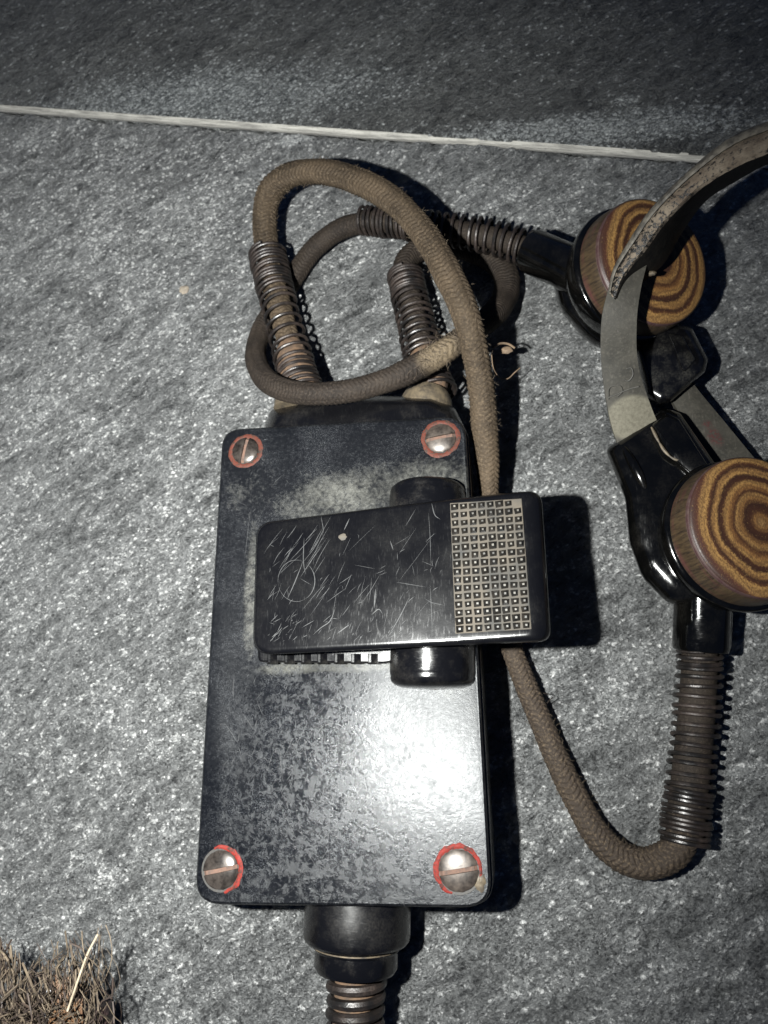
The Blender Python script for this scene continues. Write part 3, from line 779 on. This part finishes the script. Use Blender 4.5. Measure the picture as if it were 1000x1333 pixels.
sleeve(RS, .36, [(0, 3.6), (.05, 4.8), (.12, 5.6), (.25, 4.9), (.36, 3.7)])
for q, p_, z in (((391, 524, 16), (394, 505, 16), 6.9), ((556, 524, 13), (561, 504, 12.5), 6.9)):
    a = at(*q); b = at(*p_); V, Fq = lathe([(z*1.05, -3), (z*1.05, 0), (z*.98, 1.6), (z*.9, 2.6), (z*.85, 3.2), (2, 3.3)], 40)
    obj('spring_collar', V, Fq, M_collar, box, M=frame(a, Vector(b-a), (0, 0, 1)))

# ------------------------------------------------------------------ braided cords
def braided(name, pts, mat, amp=.38, pitch=1.4, cols=8, ds=.17):
    C, _, L = path(pts, 10); m = int(L*1000/ds); C, R_, L = path(pts, m); n = 88
    s = np.linspace(0, L*1000, m)[:, None]; th = np.linspace(0, 2*math.pi, n, endpoint=False)[None]
    q = th*cols/(2*math.pi); tri = np.abs((q % 2)-1)
    ph = s/pitch+tri*1.0
    ridge = np.abs(np.sin(math.pi*ph))**.7
    col_groove = .55+.45*np.abs(np.sin(math.pi*q))**.5
    X = np.broadcast_to(s, (m, n)); Yn = np.broadcast_to(th*4, (m, n))
    D = amp*(ridge*col_groove-.5)+.10*vnoise(X, Yn, .7, 3)+.16*vnoise(X, Yn, 5, 4)
    R_ = R_*(1+.10*vnoise(s[:, 0], 0*s[:, 0]+len(pts), 14, 21)+.05*vnoise(s[:, 0], 0*s[:, 0]+3, 4, 22))
    D = D*(.55+.9*np.clip(vnoise(X, Yn, 6, 31)+.5, 0, 1))
    V, Fq = tube(C, R_, n, D*1e-3)
    c0, c1 = C[0], C[-1]; k = len(V)
    caps = [(k, (j+1) % n, j) for j in range(n)]+[(k+1, (m-1)*n+j, (m-1)*n+(j+1) % n) for j in range(n)]
    Vc = np.vstack([V, [c0, c1]]); Fc = Fq
    quad = np.array([(a, b, c, c) for a, b, c in caps])
    return obj(name, V, Fq, mat, None)
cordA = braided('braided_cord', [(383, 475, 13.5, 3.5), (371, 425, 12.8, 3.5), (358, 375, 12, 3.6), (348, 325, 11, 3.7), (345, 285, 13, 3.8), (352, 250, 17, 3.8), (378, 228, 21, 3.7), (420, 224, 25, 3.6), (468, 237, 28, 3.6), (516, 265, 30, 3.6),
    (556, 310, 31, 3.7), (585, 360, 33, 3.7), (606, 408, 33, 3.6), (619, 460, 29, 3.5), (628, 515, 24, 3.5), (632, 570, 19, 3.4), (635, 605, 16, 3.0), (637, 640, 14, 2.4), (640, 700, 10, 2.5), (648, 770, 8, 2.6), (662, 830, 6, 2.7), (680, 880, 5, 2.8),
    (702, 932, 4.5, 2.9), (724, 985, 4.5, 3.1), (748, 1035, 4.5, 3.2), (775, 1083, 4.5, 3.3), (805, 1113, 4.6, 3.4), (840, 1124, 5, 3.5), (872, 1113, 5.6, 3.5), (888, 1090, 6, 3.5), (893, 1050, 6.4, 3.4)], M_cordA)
cordA['label'] = 'light brown braided cord arching over the darker one, down to the lower capsule'; cordA['category'] = 'cord'
cordB = braided('braided_cord', [(545, 296, 11, 3.0), (500, 290, 10, 3.0), (468, 291, 9, 3.1), (438, 301, 7.5, 3.2), (408, 325, 5.5, 3.2), (385, 357, 4.5, 3.2), (362, 395, 4.2, 3.2), (340, 432, 5.5, 3.2), (333, 465, 12, 3.2), (346, 494, 20, 3.2),
    (375, 509, 24, 3.1), (415, 513, 27, 3.1), (460, 508, 27, 3.1), (508, 494, 26.5, 3.1), (550, 474, 27, 3.3), (585, 453, 27, 3.3), (612, 433, 22, 3.3), (640, 412, 14, 3.6), (657, 388, 7, 3.7), (659, 360, 5, 3.7),
    (640, 338, 4, 3.6), (600, 322, 4, 3.6), (563, 320, 5, 3.6), (538, 330, 6.5, 3.5), (526, 352, 8, 3.5), (533, 385, 8.6, 3.4), (544, 430, 9.5, 3.5), (553, 470, 11.3, 3.5)], M_cordB, amp=.28, pitch=1.2)
cordB['label'] = 'dark brown braided cord looping under the lighter one to the upper capsule'; cordB['category'] = 'cord'

def hair(pts, r, n=6, m=None):
    C, _, L = path(pts, m or len(pts)*5); return tube(C, r*1e-3, n)
# frayed thread caught beside the light cord
V, Fq = merge([hair([(640, 455, 22), (644, 470, 20), (645, 483, 18), (651, 492, 15), (661, 493, 14), (670, 485, 14), (677, 479, 14)], .16),
               hair([(642, 452, 22), (652, 447, 20), (662, 448, 19), (670, 453, 18)], .32), hair([(640, 462, 28), (642, 478, 27), (647, 488, 24)], .12)])
obj('loose_thread', V, Fq, M_thread, cordA)
pebble('thread_knot', 659, 456, 17, 1.8, 1.1, .9, M_thread, cordA, 5)
V, Fq = merge([hair([(708, 920, 4), (716, 911, 5), (720, 908, 6)], .12), hair([(706, 902, 4), (715, 904, 5)], .1)])
obj('loose_thread', V, Fq, M_cordB, cordA)
# fluff and dust where the dark cord meets the right spring
parts = []
for k in range(260):
    t = random.random(); x = 548+48*t+random.gauss(0, 6); y = 470-34*t+random.gauss(0, 10); h = 30-3*t+random.uniform(-1, 3)
    a = random.uniform(0, 6.28); L = random.uniform(4, 11)
    parts.append(hair([(x, y, h), (x+L*.5*math.cos(a)+random.uniform(-2, 2), y+L*.5*math.sin(a), h+random.uniform(0, 1.2)), (x+L*math.cos(a), y+L*math.sin(a), h-random.uniform(0, 1.5))], .034, 4, 5))
V, Fq = merge(parts); obj('fluff', V, Fq, M_fib, cordB, kind='stuff')
# fuzz on both cords
def fuzz(cord_pts, parent, mat, N):
    C, R_, L = path(cord_pts, 400); T, Nn, Bn = frames(C); ps = []
    for k in range(N):
        i = random.randrange(3, 396); a = random.uniform(0, 6.28); r = R_[i] if R_[i] > 0 else .0033
        d = math.cos(a)*Nn[i]+math.sin(a)*Bn[i]; p0 = C[i]+d*r*.95
        q = T[i]*random.uniform(-1, 1)+d*random.uniform(.1, .7); q = q/np.linalg.norm(q)*random.uniform(.0006, .0017)
        S = np.array([p0, p0+q*.5+np.array([0, 0, .0001]), p0+q+T[i]*random.uniform(-.0005, .0005)])
        ps.append(tube(S, .00003, 3))
    V, Fq = merge(ps); obj('fuzz', V, Fq, mat, parent, kind='stuff')
fuzz([(348, 325, 17, 3.7), (345, 285, 18, 3.8), (352, 250, 20, 3.8), (378, 228, 22, 3.7), (420, 224, 25, 3.6), (468, 237, 28, 3.6), (516, 265, 30, 3.6), (556, 310, 31, 3.7), (585, 360, 33, 3.7), (606, 408, 33, 3.6), (619, 460, 29, 3.5), (628, 515, 24, 3.5), (632, 570, 19, 3.4)], cordA, M_fib, 700)
fuzz([(702, 932, 4.5, 2.9), (724, 985, 4.5, 3.1), (748, 1035, 4.5, 3.2), (775, 1083, 4.5, 3.3), (805, 1113, 4.6, 3.4), (840, 1124, 5, 3.5)], cordA, M_fib, 250)

# ------------------------------------------------------------------ throat microphone: two capsules joined by bands and a neck strap
mic = thing('throat_microphone', at(850, 560, 0), 'pair of black capsules with ringed brown discs joined by grey leather bands and a strap', 'microphone')
PR = 16.8
def dirn(dx, dy, tilt):
    """unit vector tilted from vertical towards picture direction dx,dy (on the floor plane)"""
    a = np.array([dx, -dy]); a = a/np.linalg.norm(a); t = math.radians(tilt)
    return Vector((a[0]*math.sin(t), a[1]*math.sin(t), math.cos(t)))
def capsule(px, py, h, n, depth, label, gloss=M_caps):
    M = frame(at(px, py, h), n, (1, 0, 0))
    r = PR
    V, Fq = lathe([(2, -depth), (r*.45, -depth+.3), (r*.74, -depth+1.6), (r*.93, -depth+4.0), (r*1.04, -depth+7.5), (r*1.09, -10.5), (r*1.10, -8.6), (r*1.085, -8.0), (r*1.05, -7.6), (r*.9, -7.4)], 96)
    c = obj('capsule', V, Fq, gloss, mic, M=M, label=label, sharp=50)
    V, Fq = lathe([(r*.95, -8.2), (r*1.03, -7.7), (r*1.035, -6.6), (r*1.025, -4.0), (r*1.01, -2.0), (r*1.0, -1.6)], 96, False)
    s_ = obj('disc_side', V, Fq, M_padside, c, M=M)
    V, Fq = lathe([(r*1.0, -1.7), (r*.994, -1.45), (r*1.003, -1.1), (r*1.0, -.8), (r*.985, -.5)], 96, False)
    obj('disc_groove', V, Fq, M_groove, c, M=M)
    V, Fq = lathe([(r*.99, -.9), (r*.975, -.35), (r*.95, -.1), (r*.85, .08), (r*.5, .22), (r*.05, .3)], 96)
    obj('disc_face', V, Fq, M_pad, c, M=M)
    return c, M
nL = dirn(1, .02, 19); nU = dirn(.95, .30, 32)
capU, MU = capsule(853, 339, 30, nU, 21, 'upper capsule, half hidden under the strap')
capL, ML = capsule(988, 684, 28, nL, 20, 'lower capsule, nearest the picture edge')

# lower capsule: lug, outlet and spring
LB = round_poly([(788, 585), (864, 530), (886, 538), (936, 610), (945, 700), (915, 782), (874, 790), (836, 752), (819, 706), (814, 650)], [10, 12, 10, 6, 6, 20, 30, 25, 25, 25], 5)
LT = round_poly([(810, 582), (866, 540), (880, 546), (928, 615), (935, 700), (905, 755), (886, 752), (858, 722), (846, 690), (837, 640)], [7, 9, 8, 5, 5, 12, 16, 16, 16, 16], 5)
obj('lug', *loft_px(LB, LT, 15, 20, 6), M_caps, capL)
RG = round_poly([(848, 553), (868, 538), (884, 545), (925, 610), (925, 640), (890, 610), (868, 590)], [4, 8, 7, 4, 4, 4, 6], 5)
obj('lug_ridge', *loft_px(RG, inset(RG, 4), 20.2, 21.6, 19), M_caps, capL)
a = Vector(at(915, 770, 12)); b = Vector(at(912, 848, 9.5)); L = (b-a).length*1e3; r = w2r(912, 820, 16, 72)
V, Fq = lathe([(r*1.05, -6), (r*1.0, L*.35), (r, L-1), (r*.96, L-.2), (r*.9, L), (2, L)], 56)
obj('cord_outlet', V, Fq, M_caps, capL, M=frame(a, b-a, (0, 0, 1)))
a2 = at(943, 775, 15); 
OP = round_poly([(936, 775), (956, 770), (952, 846), (938, 850)], 4, 4)
obj('outlet_rib', *loft_px(OP, inset(OP, 2.5), 9, 10.5, 2), M_caps, capL)
SL = [(911, 846, 8.0), (910, 880, 6.8), (906, 940, 5.8), (899, 1010, 5.5), (890, 1096, 5.5)]
V, Fq = coil(SL, [(0, .12, 3.6), (.12, .72, 11.6), (.72, 1, 10)], .55, [(0, 4.8), (.2, 5.2), (.7, 5.15), (.78, 5.2), (1, 5.4)])
obj('strain_spring', V, Fq, M_spring, capL)
C, R_, L = path(SL, 40); V, Fq = capped(*tube(C, np.interp(np.linspace(0, 1, 40), [0, .9, 1], [4.2, 4.4, 4.0])*1e-3, 24), 24); obj('cord_sleeve', V, Fq, M_cordB, capL)

# upper capsule: outlet, spring and lug
a = Vector(at(772, 362, 17)); b = Vector(at(690, 326, 12.5)); L = (b-a).length*1e3; r = w2r(700, 330, 15, 57)
V, Fq = lathe([(r*1.15, -2), (r*1.08, L*.35), (r, L*.42), (r, L-.8), (r*.93, L), (2, L)], 56)
obj('cord_outlet', V, Fq, M_caps, capU, M=frame(a, b-a, (0, 0, 1)))
SU = [(698, 328, 12.5), (660, 315, 12.5), (620, 305, 12.5), (570, 297, 12), (520, 291, 11), (470, 287, 10)]
V, Fq = coil(SU, [(0, .22, 5), (.22, .62, 8.5), (.62, .70, 2), (.70, 1, 11)], .52, [(0, 5.0), (.3, 4.7), (.7, 4.4), (1, 4.2)])
obj('strain_spring', V, Fq, M_spring, capU)
C, R_, L = path(SU, 40); V, Fq = capped(*tube(C, 3.2e-3, 24), 24); obj('cord_sleeve', V, Fq, M_cordB, capU)
UB = round_poly([(826, 448), (866, 420), (900, 425), (922, 468), (918, 484), (872, 524), (858, 527), (840, 516)], [8, 8, 10, 9, 7, 8, 8, 9], 5)
UT = round_poly([(834, 456), (870, 430), (892, 436), (910, 470), (907, 480), (872, 510), (862, 512), (852, 505)], [6, 6, 7, 6, 5, 6, 6, 7], 5)
lugU = obj('lug', *loft_px(UB, UT, 14, 18, 3), M_lug, capU)
RG = round_poly([(868, 432), (890, 438), (906, 468), (890, 486)], 4, 4)
obj('lug_ridge', *loft_px(RG, inset(RG, 2.5), 18.1, 18.8, 17), M_lug, capU)

C, R_, L = path([(811, 581, 19.2), (822, 600, 19.9), (833, 621, 19.9), (841, 640, 19.0)], 30); V, Fq = tube(C, np.sin(np.linspace(.25, math.pi-.25, 30))**.5*.0013, 20)
obj('highlight_bead', V, Fq, M_caps, capL)  # added glossy bead, shaped to catch a line of highlight on the lug edge
C, R_, L = path([(848, 556, 21.4), (856, 572, 21.5), (866, 588, 21.5), (879, 598, 21.3), (893, 598, 21)], 60)
V, Fq = tube(C, .00022+.00018*np.abs(np.sin(np.linspace(0, 9, 60))), 6); obj('dust_line', V, Fq, M_collar, capL)
def ribbon(E1, E2, thick, n=60, crown=.3, k=7):
    """strip between two edges given as (px,py,h)"""
    A_, _ = spline(np.array([at(*p) for p in E1]), n); B_, _ = spline(np.array([at(*p) for p in E2]), n)
    rows = []
    T = np.gradient((A_+B_)/2, axis=0); W = B_-A_
    N = np.cross(T, W); N /= np.linalg.norm(N, axis=1)[:, None]; N *= np.sign(N[:, 2:3]+1e-9)
    for j in range(k):
        t = j/(k-1); rows.append(A_+(B_-A_)*t+N*crown*1e-3*math.sin(math.pi*t))
    for j in range(k-1, -1, -1):
        t = j/(k-1); rows.append(A_+(B_-A_)*t+N*(crown*math.sin(math.pi*t)-thick)*1e-3)
    V = np.stack(rows, 1).reshape(-1, 3); n2 = 2*k
    Fl = [tuple(q) for q in grid_faces(n, n2, True).tolist()]+[tuple(range(n2))[::-1], tuple(range((n-1)*n2, n*n2))]
    return V, Fl
HB = round_poly([(716, 352), (742, 330), (830, 330), (850, 440), (806, 466), (764, 446), (728, 404)], [10, 12, 10, 20, 30, 40, 30], 6)
obj('housing', *loft_px(HB, inset(HB, 13), 7, 15, 1.5, k=7), M_caps, capU)
V, Fq = ribbon([(800, 350, 40), (790, 384, 39), (783, 420, 36), (783, 474, 29), (793, 540, 22), (806, 585, 17)], [(842, 345, 40), (834, 378, 39), (829, 420, 36), (831, 474, 29), (848, 530, 22), (866, 570, 17)], 1.3)
band1 = obj('band', V, Fq, M_band, mic, label='narrow grey band dropping from the strap tip, cream at its lower end')
V, Fq = ribbon([(855, 480, 12), (878, 527, 11), (920, 588, 9), (960, 650, 8)], [(890, 470, 12), (902, 498, 11), (945, 551, 9), (1000, 618, 8)], 1.2)
obj('band', V, Fq, M_band, mic, label='wider grey band between the two capsules with a dark red stamp')
# faint pen marks on the band
def band_h(x, y=None): return 0
def ink(pts, h, w=.3): 
    Q = np.array([at(x, y, h(y)) for x, y in pts]); S, L = spline(Q, 5*len(pts)); return tube(S, w*.5e-3, 5)
hb = lambda y: float(np.interp(y, [384, 420, 474, 540, 585], [39, 36, 29, 22, 17]))+.45
V, Fq = merge([ink([(791, 518), (805, 512), (820, 506), (832, 503)], hb, .35), ink([(792, 520), (793, 506), (800, 502), (808, 503), (810, 510), (804, 516)], hb, .28), ink([(815, 480), (822, 479), (824, 488), (818, 496), (812, 494)], hb, .22)])
obj('pen_mark', V, Fq, M_ink, band1)

# strap: a thick folded leather band rising out of the picture
ST = [((791, 380), (800, 390), (813, 386), 40), ((799, 348), (812, 358), (838, 367), 42), ((820, 311), (838, 324), (866, 341), 46), ((847, 272), (866, 286), (889, 302), 52), ((892, 226), (908, 245), (918, 263), 57),
      ((946, 182), (955, 214), (957, 237), 62), ((1000, 158), (1007, 192), (1008, 211), 66), ((1070, 138), (1074, 170), (1078, 198), 71), ((1140, 130), (1143, 160), (1146, 188), 76)]
rows = []
cuts = [(0, .0, -1.0), (.06, 0, .1), (.16, 0, .35), (.26, 0, .25), (.30, 0, -.45), (.36, 0, .0), (.6, 0, .5), (.85, 0, .35), (1.0, 0, -.6)]
ctrl = []
for Up, Mi, Lo, h in ST:
    Up, Mi, Lo = map(lambda q: np.array(q, float), (Up, Mi, Lo)); row = []
    for t, _, dz in cuts: q = Up+(Mi-Up)*t*1.15; row.append(at(q[0], q[1], h+dz))
    dr = np.interp(h, [40, 46, 57, 66], [.8, 1.0, 2.1, 2.4])
    for t, dz in ((.35, -3.0), (.7, -6.5), (1.0, -11.5), (.9, -12.5)): q = Mi+(Lo-Mi)*t; row.append(at(q[0], q[1], h+dz*dr))
    row.append(at(Mi[0], Mi[1], h-12*dr)); row.append(at(Up[0]+(Mi[0]-Up[0])*.3, Up[1]+(Mi[1]-Up[1])*.3, h-4)); ctrl.append(row)
nr = 220; cr = [spline(np.array([ctrl[i][j] for i in range(len(ctrl))]), nr)[0] for j in range(len(ctrl[0]))]
taper = np.clip(np.linspace(0, 1, nr)/.008, .8, 1)
G = np.stack(cr, 1)
cen = G.mean(1, keepdims=True); G = cen+(G-cen)*taper[:, None, None]
ns = G.shape[1]
G[..., 2] += .25e-3*vnoise(np.arange(nr)[:, None]*.35+0*np.arange(ns)[None], np.arange(ns)[None]*1.5+0*np.arange(nr)[:, None], 1, 2)
V = G.reshape(-1, 3); Fl = [tuple(q) for q in grid_faces(nr, ns, True).tolist()]; mi = [1 if (i % ns) < 4 else (0 if (i % ns) < 8 else 2) for i in range(len(Fl))]
Fl += [tuple(range(ns))[::-1], tuple(range((nr-1)*ns, nr*ns))]; mi += [0, 0]
obj('neck_strap', V, Fl, None, mic, mats=[M_strap, M_edge, M_strapside], midx=mi, label='dusty dark leather neck strap with a pale raw edge')
pebble('stitch_end', 848, 356, 36, 1.2, .7, .7, M_collar, mic, 3)

# ------------------------------------------------------------------ frayed cable end in the near corner
fr = thing('frayed_cable_end', at(60, 1360, 0), 'frayed old cable end with tangled brown fibres and a pale straw in the corner', 'cable end')
parts = []; parts2 = []
for cx_, ty, hh_, cnt, sp_ in ((-4, 1222, 26, 60, 12), (14, 1226, 28, 80, 13), (38, 1252, 26, 70, 15), (60, 1248, 30, 60, 10), (86, 1222, 32, 80, 9), (104, 1240, 33, 60, 8), (122, 1206, 33, 50, 6), (60, 1290, 30, 110, 34), (20, 1290, 24, 110, 26)):
    for k in range(int(cnt*(.5 if ty < 1280 else .75))):
        bx_ = cx_+random.gauss(-4, 16); y = 1375+random.uniform(-10, 10); tx = cx_+random.gauss(0, sp_*.55); tt = ty+random.expovariate(1/26)
        curl = random.gauss(0, 17); ph_ = random.uniform(0, 3); pts = []
        for i in range(7):
            t = i/6; pts.append((bx_+(tx-bx_)*t+curl*math.sin(ph_+4*t)+random.gauss(0, 4), y+(tt-y)*t+random.gauss(0, 5), hh_*(.5+.5*t)+random.gauss(0, 1.8)))
        (parts if random.random() < .6 else parts2).append(hair(pts, random.choice([.04, .06, .08, .12, .22]), 4, 18))
V, Fq = merge(parts); obj('fibres', V, Fq, M_fib, fr, kind='stuff')
V, Fq = merge(parts2); obj('dark_fibres', V, Fq, M_fibd, fr, kind='stuff')
parts = []
for k in range(34):
    x = 86+random.gauss(0, 7); t = random.random()
    parts.append(hair([(x-4, 1368, 22), (x+random.gauss(-2, 3), 1330, 25), (x+random.gauss(0, 5), 1305, 26), (x+random.gauss(6, 8), 1278+random.uniform(-12, 14), 25)], .28, 5, 14))
V, Fq = merge(parts); obj('orange_fibres', V, Fq, M_orange, fr, kind='stuff')
V, Fq = capped(*hair([(88, 1316, 33), (103, 1272, 35), (114, 1242, 36), (127, 1217, 37)], .24, 8, 14), 8); obj('straw', V, Fq, M_straw, fr)
C, R_, L = path([(128, 1388, 12), (124, 1350, 12), (120, 1312, 12)], 24); V, Fq = capped(*tube(C, .0046, 24), 24); obj('wire_bundle', V, Fq, M_jacket, fr)
C, R_, L = path([(30, 1400, 8), (34, 1360, 8), (40, 1320, 8)], 24); V, Fq = capped(*tube(C, .0055, 24), 24); obj('jacket', V, Fq, M_jacket, fr)
pebble('foil_scrap', 64, 1296, 22, 1.6, 2.2, .8, M_foil, fr, 21); pebble('foil_scrap', 62, 1326, 22, 1.4, 2.6, .8, M_foil, fr, 22)
parts = []
for k in range(70):
    x = 190+random.gauss(0, 9); parts.append(hair([(x, 1400, 16), (x+random.gauss(0, 3), 1370, 18), (x+random.gauss(0, 5), 1350+random.uniform(-6, 14), 19)], .14, 4, 8))
V, Fq = merge(parts); obj('fibres', V, Fq, M_fib, fr, kind='stuff')
